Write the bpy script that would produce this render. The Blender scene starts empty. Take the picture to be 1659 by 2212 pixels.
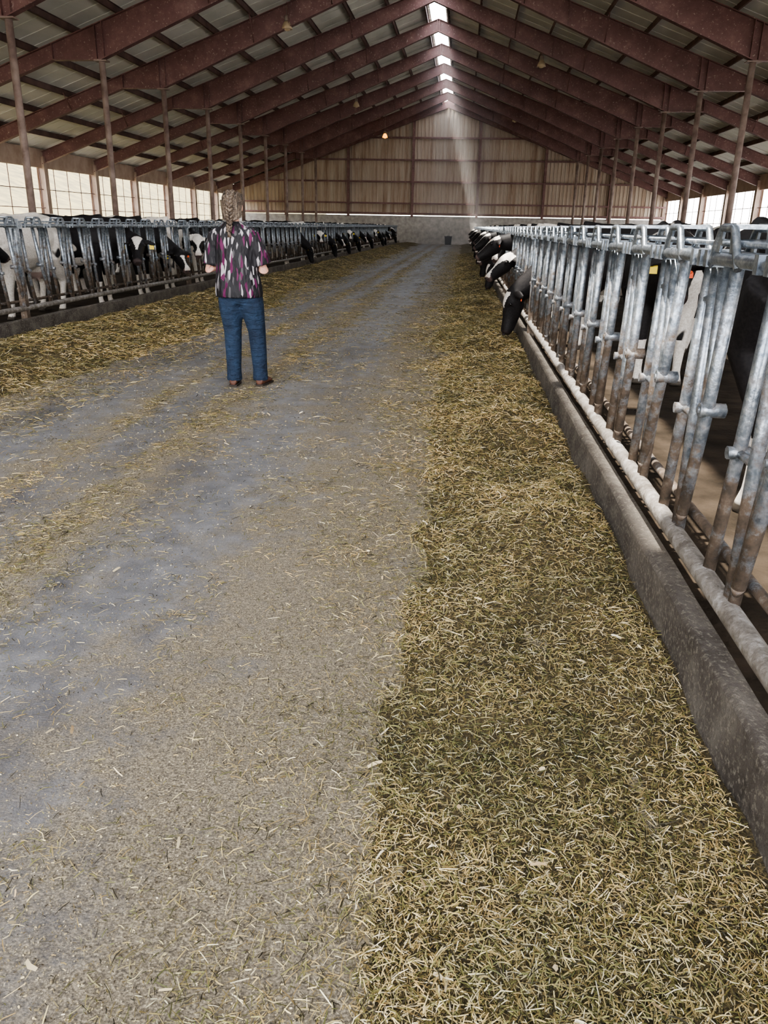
import bpy, bmesh, math, random
import numpy as np
from mathutils import Vector, Matrix
random.seed(7)
rng = np.random.default_rng(7)
SC = bpy.context.scene
COL = SC.collection

# ------------------------------------------------------------------ helpers
class MB:
    def __init__(s):
        s.v = []; s.f = []; s.m = []; s.s = []
    def add(s, vs, fs, mi=0, sm=False):
        o = len(s.v)
        s.v += [tuple(v) for v in vs]
        s.f += [tuple(i + o for i in f) for f in fs]
        s.m += [mi] * len(fs)
        s.s += [sm and len(f) <= 4 for f in fs]
    def hexa(s, p, mi=0):
        s.add(p, [(0,3,2,1),(4,5,6,7),(0,1,5,4),(1,2,6,5),(2,3,7,6),(3,0,4,7)], mi)
    def box(s, x0,x1,y0,y1,z0,z1, mi=0):
        s.hexa([(x0,y0,z0),(x1,y0,z0),(x1,y1,z0),(x0,y1,z0),(x0,y0,z1),(x1,y0,z1),(x1,y1,z1),(x0,y1,z1)], mi)
    def strip(s, pts, y, wy, th, mi=0):
        for (x0,z0),(x1,z1) in zip(pts[:-1], pts[1:]):
            s.hexa([(x0,y-wy/2,z0-th),(x1,y-wy/2,z1-th),(x1,y+wy/2,z1-th),(x0,y+wy/2,z0-th),
                    (x0,y-wy/2,z0),(x1,y-wy/2,z1),(x1,y+wy/2,z1),(x0,y+wy/2,z0)], mi)
    def rings(s, R, mi=0, n=14):
        vs = []; fs = []
        for (c, a, b, w, h) in R:
            c = Vector(c); a = Vector(a); b = Vector(b)
            for i in range(n):
                t = 2*math.pi*i/n
                vs.append(c + a*(w*math.cos(t)) + b*(h*math.sin(t)))
        for k in range(len(R)-1):
            for i in range(n):
                j = (i+1) % n
                fs.append((k*n+i, k*n+j, (k+1)*n+j, (k+1)*n+i))
        fs.append(tuple(range(n-1,-1,-1)))
        fs.append(tuple((len(R)-1)*n+i for i in range(n)))
        s.add(vs, fs, mi, True)
    def tube(s, pts, r, n=8, mi=0, flat=1.0):
        pts = [Vector(p) for p in pts]
        if not hasattr(r, '__len__'): r = [r]*len(pts)
        d = (pts[-1]-pts[0])
        if d.length < 1e-6: d = pts[1]-pts[0]
        d.normalize()
        ref = Vector((0,0,1)) if abs(d.z) < .85 else Vector((1,0,0))
        vs = []; fs = []
        for k, p in enumerate(pts):
            a = pts[max(k-1,0)]; b = pts[min(k+1,len(pts)-1)]
            t = (b-a).normalized()
            sd = t.cross(ref).normalized(); up = sd.cross(t).normalized()
            for i in range(n):
                an = 2*math.pi*(i+.5)/n
                vs.append(p + sd*(r[k]*math.cos(an)) + up*(r[k]*flat*math.sin(an)))
        for k in range(len(pts)-1):
            for i in range(n):
                j = (i+1) % n
                fs.append((k*n+i, k*n+j, (k+1)*n+j, (k+1)*n+i))
        caps = [tuple(range(n-1,-1,-1)), tuple((len(pts)-1)*n+i for i in range(n))]
        s.add(vs, fs+caps, mi, n > 4)
    def ell(s, c, r, mi=0, nu=12, nv=8, M=None):
        c = Vector(c); vs = []; fs = []
        for j in range(1, nv):
            ph = math.pi*j/nv
            for i in range(nu):
                th = 2*math.pi*i/nu
                p = Vector((r[0]*math.sin(ph)*math.cos(th), r[1]*math.sin(ph)*math.sin(th), r[2]*math.cos(ph)))
                if M is not None: p = M @ p
                vs.append(c+p)
        top = Vector((0,0,r[2])); bot = Vector((0,0,-r[2]))
        if M is not None: top = M@top; bot = M@bot
        vs.append(c+top); vs.append(c+bot)
        T = len(vs)-2; Bt = len(vs)-1
        for j in range(nv-2):
            for i in range(nu):
                k = (i+1) % nu
                fs.append((j*nu+i, (j+1)*nu+i, (j+1)*nu+k, j*nu+k))
        for i in range(nu):
            k = (i+1) % nu
            fs.append((T, i, k)); fs.append((Bt, (nv-2)*nu+k, (nv-2)*nu+i))
        s.add(vs, fs, mi, True)
    def mesh(s, name, mats, smooth=False):
        me = bpy.data.meshes.new(name)
        me.from_pydata(s.v, [], s.f)
        for m in mats: me.materials.append(m)
        me.polygons.foreach_set('material_index', s.m)
        me.polygons.foreach_set('use_smooth', [True]*len(s.f) if smooth else s.s)
        bm = bmesh.new(); bm.from_mesh(me)
        bmesh.ops.recalc_face_normals(bm, faces=bm.faces)
        bm.to_mesh(me); bm.free()
        me.update()
        return me
    def obj(s, name, mats, smooth=False, parent=None):
        return mkobj(name, s.mesh(name, mats, smooth), parent)

def mkobj(name, me, parent=None):
    ob = bpy.data.objects.new(name, me)
    COL.objects.link(ob)
    if parent: ob.parent = parent
    return ob

def remesh(mb, name, voxel, mats, it=4, fac=.5):
    me = mb.mesh(name+'_src', [])
    ob = bpy.data.objects.new(name+'_tmp', me); COL.objects.link(ob)
    m = ob.modifiers.new('r', 'REMESH'); m.mode = 'VOXEL'; m.voxel_size = voxel; m.use_smooth_shade = True
    m2 = ob.modifiers.new('s', 'SMOOTH'); m2.iterations = it; m2.factor = fac
    bpy.context.view_layer.update()
    dg = bpy.context.evaluated_depsgraph_get()
    out = bpy.data.meshes.new_from_object(ob.evaluated_get(dg), depsgraph=dg)
    out.name = name
    bpy.data.objects.remove(ob); bpy.data.meshes.remove(me)
    out.materials.clear()
    for mm in mats: out.materials.append(mm)
    out.polygons.foreach_set('use_smooth', [True]*len(out.polygons))
    out.update()
    return out

def nm(name, col=(.5,.5,.5), rough=.7, metal=0.0):
    m = bpy.data.materials.new(name); m.use_nodes = True
    nt = m.node_tree; b = nt.nodes['Principled BSDF']
    b.inputs['Base Color'].default_value = (*col, 1)
    b.inputs['Roughness'].default_value = rough
    b.inputs['Metallic'].default_value = metal
    return m, nt, b
def N(nt, t, **kw):
    n = nt.nodes.new(t)
    for k, v in kw.items():
        if k in n.inputs.keys(): n.inputs[k].default_value = v
        else: setattr(n, k, v)
    return n
def L(nt, a, b): nt.links.new(a, b)
def coord(nt, scale=(1,1,1), kind='Object'):
    tc = N(nt, 'ShaderNodeTexCoord'); mp = N(nt, 'ShaderNodeMapping')
    mp.inputs['Scale'].default_value = scale
    L(nt, tc.outputs[kind], mp.inputs['Vector'])
    return mp.outputs['Vector']
def noise(nt, vec, scale, detail=4, rough=.55, dist=0):
    n = N(nt, 'ShaderNodeTexNoise'); n.inputs['Scale'].default_value = scale
    n.inputs['Detail'].default_value = detail; n.inputs['Roughness'].default_value = rough
    n.inputs['Distortion'].default_value = dist
    L(nt, vec, n.inputs['Vector']); return n.outputs['Fac']
def ramp(nt, fac, stops, interp='LINEAR'):
    r = N(nt, 'ShaderNodeValToRGB'); cr = r.color_ramp; cr.interpolation = interp
    while len(cr.elements) < len(stops): cr.elements.new(.5)
    for e, (p, c) in zip(cr.elements, stops):
        e.position = p; e.color = (*c, 1) if len(c) == 3 else c
    L(nt, fac, r.inputs['Fac']); return r.outputs['Color']
def mix(nt, fac, a, b, mode='MIX'):
    m = N(nt, 'ShaderNodeMix', data_type='RGBA', blend_type=mode)
    for s, x in ((m.inputs[0], fac), (m.inputs[6], a), (m.inputs[7], b)):
        if isinstance(x, (int, float)): s.default_value = x
        elif isinstance(x, tuple): s.default_value = (*x, 1)
        else: L(nt, x, s)
    return m.outputs[2]
def mth(nt, op, a, b=None, c=None, clamp=False):
    m = N(nt, 'ShaderNodeMath', operation=op); m.use_clamp = clamp
    for i, x in enumerate((a, b, c)):
        if x is None: continue
        if isinstance(x, (int, float)): m.inputs[i].default_value = x
        else: L(nt, x, m.inputs[i])
    return m.outputs[0]
def bump(nt, b, h, st=.3, dist=.01):
    n = N(nt, 'ShaderNodeBump'); n.inputs['Strength'].default_value = st; n.inputs['Distance'].default_value = dist
    L(nt, h, n.inputs['Height']); L(nt, n.outputs['Normal'], b.inputs['Normal'])
g = lambda v: (v, v, v)
def N_rgb2f(nt, c):
    n = N(nt, 'ShaderNodeRGBToBW'); L(nt, c, n.inputs[0]); return n.outputs[0]

def noisy(name, c0, c1, scale=3, rough=.7, metal=0, stretch=(1,1,1), lo=.35, hi=.65, bst=.2, bd=.01, bscale=None, detail=6, spec=.5):
    m, nt, b = nm(name, c0, rough, metal)
    b.inputs['Specular IOR Level'].default_value = spec
    v = coord(nt, stretch)
    f = noise(nt, v, scale, detail)
    L(nt, ramp(nt, f, [(lo, c0), (hi, c1)]), b.inputs['Base Color'])
    f2 = noise(nt, v, bscale or scale*4, 5)
    bump(nt, b, f2, bst, bd)
    return m

# ------------------------------------------------------------------ materials
def mk_frame():
    m, nt, b = nm('oxide_red_steel', (.1,.04,.035), .55)
    v = coord(nt)
    f = noise(nt, v, 1.5, 8, .7)
    c = ramp(nt, f, [(.3, (.11,.050,.047)), (.55, (.175,.085,.079)), (.75, (.27,.16,.145))])
    sp = noise(nt, v, 14, 4, .7)
    c = mix(nt, ramp(nt, sp, [(.60, g(0)), (.68, g(1))]), c, (.42,.33,.29))
    L(nt, c, b.inputs['Base Color']); return m
M_frame = mk_frame()
M_purlin = noisy('purlin_steel', (.08,.048,.042), (.16,.095,.082), 2)
M_post = noisy('post_steel', (.15,.10,.085), (.30,.23,.20), 3, .6)
M_roof = noisy('roof_sheet', (.62,.62,.55), (.80,.79,.72), .8, .6, stretch=(1,.3,1))
M_col = noisy('eave_column_paint', (.40,.29,.22), (.52,.41,.34), 2, .6)
M_conc = noisy('old_concrete', (.28,.26,.24), (.45,.42,.39), 3, .85, bst=.5, bd=.01, bscale=30)
def mk_curb():
    m, nt, b = nm('curb_concrete', (.2,.18,.15), .9)
    b.inputs['Specular IOR Level'].default_value = .15
    v = coord(nt); f = noise(nt, v, 5, 8, .7)
    c = ramp(nt, f, [(.32, (.055,.047,.04)), (.5, (.115,.10,.087)), (.7, (.20,.18,.155))])
    f2 = noise(nt, coord(nt, (1,.6,1)), 1.3, 5)
    c = mix(nt, ramp(nt, f2, [(.45, g(0)), (.7, g(.6))]), c, (.21,.18,.15))
    sp = noise(nt, v, 60, 4, .7)
    c = mix(nt, ramp(nt, sp, [(.52, g(0)), (.66, g(.8))]), c, (.29,.26,.215))
    L(nt, c, b.inputs['Base Color'])
    bump(nt, b, mth(nt, 'ADD', noise(nt, v, 45, 6, .75), f), 1.0, .02); return m
M_curb = mk_curb()
M_dirt = noisy('cow_alley_manure', (.016,.012,.008), (.05,.037,.026), 3, .9, bst=.6, bd=.03, spec=.12)

def mk_siding():
    m, nt, b = nm('weathered_siding', (.5,.45,.38), .6)
    v = coord(nt, (1.2, 1, .10))
    f = noise(nt, v, 2.5, 6, .65)
    c = ramp(nt, f, [(.3, (.24,.15,.10)), (.48, (.47,.39,.31)), (.7, (.60,.56,.49))])
    v2 = coord(nt)
    f2 = noise(nt, v2, .35, 3)
    c = mix(nt, mth(nt, 'MULTIPLY', f2, .6), c, (.30,.20,.14))
    L(nt, c, b.inputs['Base Color']); return m
M_siding = mk_siding()

def mk_galv():
    m, nt, b = nm('galvanised_steel', (.6,.63,.68), .35, .75)
    v = coord(nt)
    sep = N(nt, 'ShaderNodeSeparateXYZ'); L(nt, v, sep.inputs[0])
    f = noise(nt, v, 7, 9, .75)
    h = mth(nt, 'MULTIPLY_ADD', sep.outputs['Z'], -1.0, 1.15)
    d = mth(nt, 'ADD', mth(nt, 'MULTIPLY', h, .30), f)
    dirt = ramp(nt, d, [(.53, g(0)), (.68, g(1))])
    f3 = noise(nt, v, 26, 6, .75)
    base = ramp(nt, f3, [(.32, (.10,.12,.15)), (.5, (.235,.265,.30)), (.66, (.43,.45,.48))])
    dc = ramp(nt, noise(nt, v, 16, 6, .7), [(.35, (.045,.034,.025)), (.55, (.115,.083,.06)), (.68, (.21,.188,.165))])
    c = mix(nt, dirt, base, dc)
    L(nt, c, b.inputs['Base Color'])
    L(nt, mth(nt, 'MULTIPLY_ADD', dirt, -.75, .8), b.inputs['Metallic'])
    L(nt, mth(nt, 'MULTIPLY_ADD', dirt, .5, .36), b.inputs['Roughness'])
    bump(nt, b, noise(nt, v, 60, 4), .35, .005)
    return m
M_galv = mk_galv()
def mk_pipe():
    m, nt, b = nm('dusty_painted_pipe', (.5,.5,.48), .6, .1)
    v = coord(nt)
    f = noise(nt, v, 14, 7, .75)
    L(nt, ramp(nt, f, [(.35, (.10,.085,.07)), (.52, (.21,.19,.17)), (.66, (.36,.345,.33))]), b.inputs['Base Color'])
    bump(nt, b, noise(nt, v, 45, 5), .7, .01)
    return m
M_pipe = mk_pipe()

def mk_floor():
    m, nt, b = nm('feed_lane_concrete', (.3,.3,.3), .8)
    v = coord(nt)
    sep = N(nt, 'ShaderNodeSeparateXYZ'); L(nt, v, sep.inputs[0])
    vs = coord(nt, (1, .13, 1))
    big = noise(nt, vs, 1.9, 6, .6)
    xx = mth(nt, 'MULTIPLY_ADD', sep.outputs['X'], 1/6.2, 5.35/6.2)
    xx = mth(nt, 'ADD', xx, mth(nt, 'MULTIPLY_ADD', noise(nt, vs, .8, 3), .10, -.05))
    band = ramp(nt, xx, [(0, g(.9)), (.24, g(.8)), (.32, g(.30)), (.41, g(.12)), (.46, g(.8)), (.50, g(.12)), (.535, g(.4)), (.565, g(1)),(.60, g(.32)), (.68, g(.22)), (.75, g(.75)), (.84, g(1)),])
    band = N_rgb2f(nt, band)
    d = mth(nt, 'ADD', mth(nt, 'MULTIPLY', band, .52), mth(nt, 'MULTIPLY', big, .75))
    patch = noise(nt, v, 3.6, 7, .72)
    d = mth(nt, 'ADD', d, mth(nt, 'MULTIPLY_ADD', patch, 1.2, -.60))
    dust = ramp(nt, d, [(.44, g(0)), (.78, g(1))])
    fine = noise(nt, v, 7, 8, .65)
    stone = ramp(nt, fine, [(.3, (.115,.113,.12)), (.55, (.19,.187,.193)), (.75, (.29,.28,.275))])
    wet = ramp(nt, noise(nt, coord(nt, (1,.3,1)), 1.3, 6, .65), [(.49, g(0)), (.64, g(.75))])
    stone = mix(nt, wet, stone, (.075,.073,.08))
    sp = noise(nt, v, 170, 3, .6)
    sp2 = noise(nt, v, 55, 4, .7)
    spm = mth(nt, 'ADD', mth(nt, 'MULTIPLY', sp, .6), mth(nt, 'MULTIPLY', sp2, .4))
    dcol = ramp(nt, spm, [(.38, (.06,.048,.031)), (.5, (.19,.155,.105)), (.62, (.42,.355,.245))])
    c = mix(nt, mth(nt, 'MULTIPLY', dust, .88), stone, dcol)
    vo = N(nt, 'ShaderNodeTexVoronoi'); vo.inputs['Scale'].default_value = 90; L(nt, v, vo.inputs['Vector'])
    spk = ramp(nt, vo.outputs['Distance'], [(.12, g(1)), (.2, g(0))])
    c = mix(nt, mth(nt, 'MULTIPLY', spk, mth(nt, 'MULTIPLY_ADD', dust, .5, .25)), c, (.52,.45,.30))
    L(nt, c, b.inputs['Base Color'])
    L(nt, mth(nt, 'MULTIPLY_ADD', dust, .35, .5), b.inputs['Roughness'])
    hh = mth(nt, 'ADD', noise(nt, v, 120, 4), mth(nt, 'MULTIPLY', fine, 1.5))
    bump(nt, b, hh, .5, .006)
    return m
M_floor = mk_floor()

def mk_feed():
    m, nt, b = nm('chopped_feed_bed', (.2,.16,.07), .9)
    v = coord(nt)
    a = noise(nt, v, 110, 5, .7)
    c = ramp(nt, a, [(.3, (.02,.015,.008)), (.5, (.085,.063,.027)), (.65, (.25,.19,.08)), (.75, (.44,.35,.18))])
    L(nt, c, b.inputs['Base Color'])
    bump(nt, b, a, .9, .02)
    return m
M_feed = mk_feed()
def mk_straw():
    m, nt, b = nm('feed_strands', (.3,.25,.1), .65)
    b.inputs['Specular IOR Level'].default_value = .3
    at = N(nt, 'ShaderNodeAttribute'); at.attribute_name = 'tint'
    L(nt, at.outputs['Color'], b.inputs['Base Color'])
    return m
M_straw = mk_straw()

# ------------------------------------------------------------------ world + sun
w = bpy.data.worlds.new('sky_world'); SC.world = w; w.use_nodes = True
wn = w.node_tree; bg = wn.nodes['Background']
tc = N(wn, 'ShaderNodeTexCoord'); sp = N(wn, 'ShaderNodeSeparateXYZ'); L(wn, tc.outputs['Generated'], sp.inputs[0])
cr = ramp(wn, sp.outputs['Z'], [(0, (1.0,.96,.90)), (.25, (.95,.96,1.0)), (1, (.78,.86,1.0))])
L(wn, cr, bg.inputs['Color']); bg.inputs['Strength'].default_value = 6.0
sun = bpy.data.lights.new('sun', 'SUN'); sun.energy = 12; sun.angle = math.radians(.6); sun.color = (1,.95,.86)
so = bpy.data.objects.new('sun', sun); COL.objects.link(so)
so.rotation_euler = Vector((.272, .10, -1)).to_track_quat('-Z', 'Y').to_euler()
so.location = (-5, 0, 25)

# ------------------------------------------------------------------ camera
f = 1700.0; s = .019; u0 = 173.5; v0 = 616.0
Yc = Vector((u0, v0, -f)).normalized()
Zc = Vector((s, 1, (v0+s*u0)/f)).normalized()
Xc = Yc.cross(Zc)
R = Matrix((Xc, Yc, Zc))
cam = bpy.data.cameras.new('camera'); co = bpy.data.objects.new('camera', cam); COL.objects.link(co)
cam.sensor_fit = 'VERTICAL'; cam.sensor_height = 36; cam.lens = 36*f/2212
cam.clip_start = .05; cam.clip_end = 1000
co.matrix_world = Matrix.Translation((0,0,1.42)) @ R.to_4x4()
SC.camera = co

# ------------------------------------------------------------------ barn shell
RX = -1.7; HW = 17.8; PS = 9.85; SL = .36
BAY = 5.4; YW = 70.2; Y0 = -5.6
zt = lambda q: 10.68 - SL*abs(q)
XL = RX-HW; XR = RX+HW

b = MB(); b.box(-5.40, .95, Y0-6, YW, -.2, 0); b.obj('floor', [M_floor])
b = MB(); b.box(.95, XR, Y0, YW, -.2, .04); b.box(XL, -5.40, Y0, YW, -.2, .04); b.obj('cow_alley_floor', [M_dirt])

b = MB()
for sg in (-1, 1):
    q0, q1 = .36, HW+.6
    x0, x1 = RX+sg*q0, RX+sg*q1
    a0, a1 = zt(q0)+.20, zt(q1)+.20
    b.hexa([(x0,Y0,a0),(x1,Y0,a1),(x1,YW+.4,a1),(x0,YW+.4,a0),(x0,Y0,a0+.05),(x1,Y0,a1+.05),(x1,YW+.4,a1+.05),(x0,YW+.4,a0+.05)])
    y = Y0+.3
    while y < YW:
        b.hexa([(x0,y,a0-.02),(x1,y,a1-.02),(x1,y+.05,a1-.02),(x0,y+.05,a0-.02),(x0,y,a0+.01),(x1,y,a1+.01),(x1,y+.05,a1+.01),(x0,y+.05,a0+.01)])
        y += .9
b.box(RX-.6, RX+.6, Y0, 1.9, 10.9, 10.95)  # ridge cap added out of view to keep sun off the near curb
b.obj('ceiling', [M_roof])
b = MB()
for sg in (-1, 1):
    q = .5
    while q < HW+.2:
        x = RX+sg*q; z = zt(q)
        b.box(x-.012, x+.012, Y0, YW, z+.005, z+.20)
        b.box(x-.05, x+.012, Y0, YW, z, z+.015)
        b.box(x-.012, x+.05, Y0, YW, z+.183, z+.2)
        q += 1.45
b.obj('roof_purlins', [M_purlin])

def frame(y):
    b = MB()
    for sg in (-1, 1):
        top = [(RX, zt(0)), (RX+sg*PS, zt(PS)), (RX+sg*(PS+1.55), zt(PS+1.55)), (RX+sg*(HW-.1), zt(HW-.1))]
        bot = [(RX, zt(0)-.5), (RX+sg*PS, zt(PS)-1.0), (RX+sg*(PS+1.55), zt(PS)-1.0), (RX+sg*(HW-.1), zt(HW-.1)-.50)]
        b.strip(top, y, .24, .025); b.strip(bot, y, .24, .028)
        for i in range(3):
            (ax,az),(bx,bz) = top[i], top[i+1]; (cx,cz),(dx,dz) = bot[i], bot[i+1]
            b.hexa([(cx,y-.008,cz),(dx,y-.008,dz),(dx,y+.008,dz),(cx,y+.008,cz),(ax,y-.008,az),(bx,y-.008,bz),(bx,y+.008,bz),(ax,y+.008,az)])
        for q in (.06, 5.0, PS-.12, PS+.12, PS+1.55):
            if q <= PS: lo = zt(0)-.5+(zt(PS)-1.0-zt(0)+.5)*q/PS
            else: lo = zt(PS)-1.0
            x = RX+sg*q
            b.box(x-.012, x+.012, y-.11, y+.11, lo, zt(q))
        for q in (3.4, 6.3, 13.5):
            lo = (zt(0)-.5+(zt(PS)-1.0-zt(0)+.5)*q/PS) if q < PS else zt(q)-.48
            for dy in (-.55, .55):
                b.tube([(RX+sg*q, y+math.copysign(.1,dy), lo+.03), (RX+sg*q, y+dy*1.2, zt(q)+.05)], .02, 5)
    b.obj('steel_roof_frame', [M_frame])
def post(x, y):
    b = MB()
    h = zt(PS)-1.0
    b.tube([(x,y,.04),(x,y,h-.06)], .095, 14)
    b.box(x-.2,x+.2,y-.15,y+.15,h-.06,h-.025)
    b.box(x-.2,x+.2,y-.2,y+.2,.04,.07)
    b.tube([(x,y,.07),(x,y,.55)], .16, 14, 1)
    b.obj('support_post', [M_post, M_conc])
k = -1
while k < 13:
    y = k*BAY
    frame(y)
    for sg in (-1, 1): post(RX+sg*PS, y)
    k += 1

for sg, nmw in ((-1, 'wall_left'), (1, 'wall_right')):
    X = RX+sg*HW
    b = MB()
    b.box(min(X,X+sg*.15), max(X,X+sg*.15), Y0, YW, 0, 1.15)
    b.box(min(X,X+sg*.1), max(X,X+sg*.1), Y0, YW, 3.62, zt(HW)+.15, 1)
    b.obj(nmw, [M_conc, M_col])
    b = MB()
    k = -1
    while k <= 13:
        y = k*BAY
        b.box(X-.18, X+.18, y-.012, y+.012, 1.1, 4.1)
        for e in (-.18, .18): b.box(X+e-.012, X+e+.012, y-.17, y+.17, 0, 4.1)
        k += 1
    b.obj('eave_columns', [M_col])
    b = MB()
    y = Y0
    while y < YW:
        b.tube([(X+sg*.05,y,1.15),(X+sg*.05,y,3.65)], .02, 5); y += 1.35
    for z in (1.9, 2.7): b.tube([(X+sg*.05,Y0,z),(X+sg*.05,YW,z)], .02, 5)
    b.obj('window_curtain_bars', [M_purlin])

b = MB()
x = XL
while x < XR-1e-3:
    x2 = min(x+.30, XR)
    def zt2(xx): return zt(xx-RX)+.2
    xs = [x, x2] if not (x < RX < x2) else [x, RX, x2]
    for a, c in zip(xs[:-1], xs[1:]):
        b.hexa([(a,YW,2.25),(c,YW,2.25),(c,YW+.05,2.25),(a,YW+.05,2.25),(a,YW,zt2(a)),(c,YW,zt2(c)),(c,YW+.05,zt2(c)),(a,YW+.05,zt2(a))])
    b.hexa([(x+.1,YW-.045,2.25),(x+.19,YW-.045,2.25),(x+.22,YW,2.25),(x+.07,YW,2.25),
            (x+.1,YW-.045,zt2(x+.15)-.03),(x+.19,YW-.045,zt2(x+.15)-.03),(x+.22,YW,zt2(x+.15)),(x+.07,YW,zt2(x+.15))])
    x = x2
b.obj('wall_back', [M_siding])
b = MB(); b.box(XL, XR, YW-.2, YW+.1, 0, 2.2)
b.obj('wall_back_concrete_base', [M_conc])
b = MB()
for z in (2.32, 3.1, 4.75, 6.4, 8.05):
    hw = min(HW, (10.68-z)/SL)
    b.box(RX-hw, RX+hw, YW-.26, YW-.06, z, z+.12)
for xo in (-13.35,-8.05,-2.7, 2.65, 8.0, 13.3):
    b.box(RX+xo-.1, RX+xo+.1, YW-.30, YW-.05, 2.1, zt(xo))
b.obj('trim_gable_girts', [M_frame])
b = MB()
for sg in (-1,1):
    b.strip([(RX, zt(0)+.1),(RX+sg*HW, zt(HW)+.1)], YW-.25, .25, .5)
b.obj('trim_gable_rafter', [M_frame])

# ------------------------------------------------------------------ outside
b = MB()
nx, ny = 30, 40
vs = []; fs = []
for j in range(ny+1):
    for i in range(nx+1):
        X = -20.5 - i*5.0; Y = -120 + j*10
        t = min(1, max(0, (-24-X)/60)); hgt = 15*t*t*(3-2*t) + .6*math.sin(Y*.05+X*.03)*t
        vs.append((X, Y, -.1+hgt))
for j in range(ny):
    for i in range(nx):
        a = j*(nx+1)+i; fs.append((a, a+1, a+nx+2, a+nx+1))
b.add(vs, fs)
M_hill = noisy('dry_grass_hill', (.065,.05,.012), (.16,.12,.035), .6, .9)
b.obj('grass_hill', [M_hill], True)
b = MB(); b.box(-150, 146, -130, 200, -.5, -.22)
M_grd = noisy('gravel_yard', (.32,.30,.27), (.44,.41,.37), 1.2, .9)
b.obj('gravel_yard', [M_grd])

# ------------------------------------------------------------------ curbs and headlock fences
UN = .63
def curb_fence(fx, sg, ystart, nun):
    b = MB()
    face = fx - sg*.085
    n = int((YW-.5-Y0)/.3)
    for i in range(n):
        y = Y0+i*.3; y2 = y+.3
        def sec(yy):
            j = .004*math.sin(yy*5.1)+.004*math.sin(yy*13.7); jj = .006*math.sin(yy*3.3+1)+.005*math.sin(yy*11.0)
            return [(face+sg*j, yy, 0), (face+sg*(.008+j*.5), yy, .225+jj), (face+sg*(.018+j), yy, .238+jj), (face+sg*.088, yy, .238-jj*.5), (face+sg*.115, yy, .04)]
        A, Bq = sec(y), sec(y2)
        b.add(A+Bq, [(0,1,6,5),(1,2,7,6),(2,3,8,7),(3,4,9,8)], 0)
    b.obj('concrete_curb', [M_curb])
    b = MB()
    ye = ystart+nun*UN
    for (xx, zz, r, m) in ((fx-.042, 1.338, .022, 0), (fx+.042, 1.338, .022, 0), (fx-sg*.012, .36, .034, 1), (fx+sg*.05, .44, .018, 0)):
        n = int((ye-ystart)/1.3)
        b.tube([(xx, ystart+(ye-ystart)*i/n, zz+.004*math.sin(i*1.7)) for i in range(n+1)], r, 12, m)
    for i in range(nun):
        y = ystart+i*UN
        tl = .03*math.sin(i*2.3)
        b.tube([(fx, y+.015, .38), (fx, y+.01, .8), (fx, y, 1.34)], .021, 10)
        b.tube([(fx, y+.235, .38), (fx, y+.145, .84), (fx, y+.075, 1.34)], .021, 10)
        b.tube([(fx-sg*.014, y+.575+tl, .46), (fx-sg*.014, y+.46, .86), (fx-sg*.014, y+.375-tl, 1.32)], .022, 10)
        b.tube([(fx-sg*.014, y+.575+tl, .46), (fx-sg*.014, y+.583+tl, .43)], [.022,.010], 10)
        b.tube([(fx, y+.61, .38), (fx, y+.53, .86), (fx, y+.555, 1.34)], .019, 10)
        b.tube([(fx, y+.45, .86), (fx, y+.545, .86)], .017, 8)
        b.tube([(fx-.042, y+.46, .86), (fx+.042, y+.46, .86)], .025, 10)
        b.tube([(fx-.048, y+.46, .86), (fx+.048, y+.46, .86)], .012, 6)
        b.tube([(fx, y+.01, .80), (fx, y+.15, .80)], .014, 6)
        b.tube([(fx-.036, y+.15, .80), (fx+.036, y+.15, .80)], .02, 8)
        b.tube([(fx, y+.0, 1.2), (fx, y+.10, 1.2)], .013, 6)
        for e in (-.052, .052):
            P = [(y+.27,1.315),(y+.30,1.355),(y+.345,1.42),(y+.36,1.432),(y+.46,1.432),(y+.475,1.42),(y+.52,1.355),(y+.55,1.315)]
            b.tube([(fx+e, p, z) for p, z in P], .013, 6)
            b.hexa([(fx+e-.004,y+.315,1.36),(fx+e+.004,y+.315,1.36),(fx+e+.004,y+.36,1.36),(fx+e-.004,y+.36,1.36),(fx+e-.004,y+.345,1.425),(fx+e+.004,y+.345,1.425),(fx+e+.004,y+.375,1.425),(fx+e-.004,y+.375,1.425)])
            b.hexa([(fx+e-.004,y+.46,1.36),(fx+e+.004,y+.46,1.36),(fx+e+.004,y+.505,1.36),(fx+e-.004,y+.505,1.36),(fx+e-.004,y+.445,1.425),(fx+e+.004,y+.445,1.425),(fx+e+.004,y+.475,1.425),(fx+e-.004,y+.475,1.425)])
        b.box(fx-.055, fx+.055, y+.355, y+.465, 1.428, 1.442)
        b.tube([(fx-.068, y+.41, 1.39), (fx+.068, y+.41, 1.39)], .010, 6)
        for yy in (.0, .085, .555):
            b.box(fx-.068, fx+.068, y+yy-.016, y+yy+.016, 1.312, 1.364)
    b.tube([(fx-sg*.02, ystart, 1.385), (fx-sg*.02, ye, 1.385)], .009, 6)
    for i in range(20, nun+1, 10):
        y = ystart+i*UN-.05
        b.box(fx-.04, fx+.04, y-.04, y+.04, .1, 1.40)
        b.box(fx-.045, fx+.045, y-.045, y+.045, 1.40, 1.415)
        b.box(fx-.07, fx+.07, y-.045, y+.045, 1.30, 1.375)
    b.obj('headlock_feed_fence', [M_galv, M_pipe])
FXR = .85; FXL = -5.46; YS = -2.83
curb_fence(FXR, 1, YS, 112)
curb_fence(FXL, -1, YS, 112)

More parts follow.
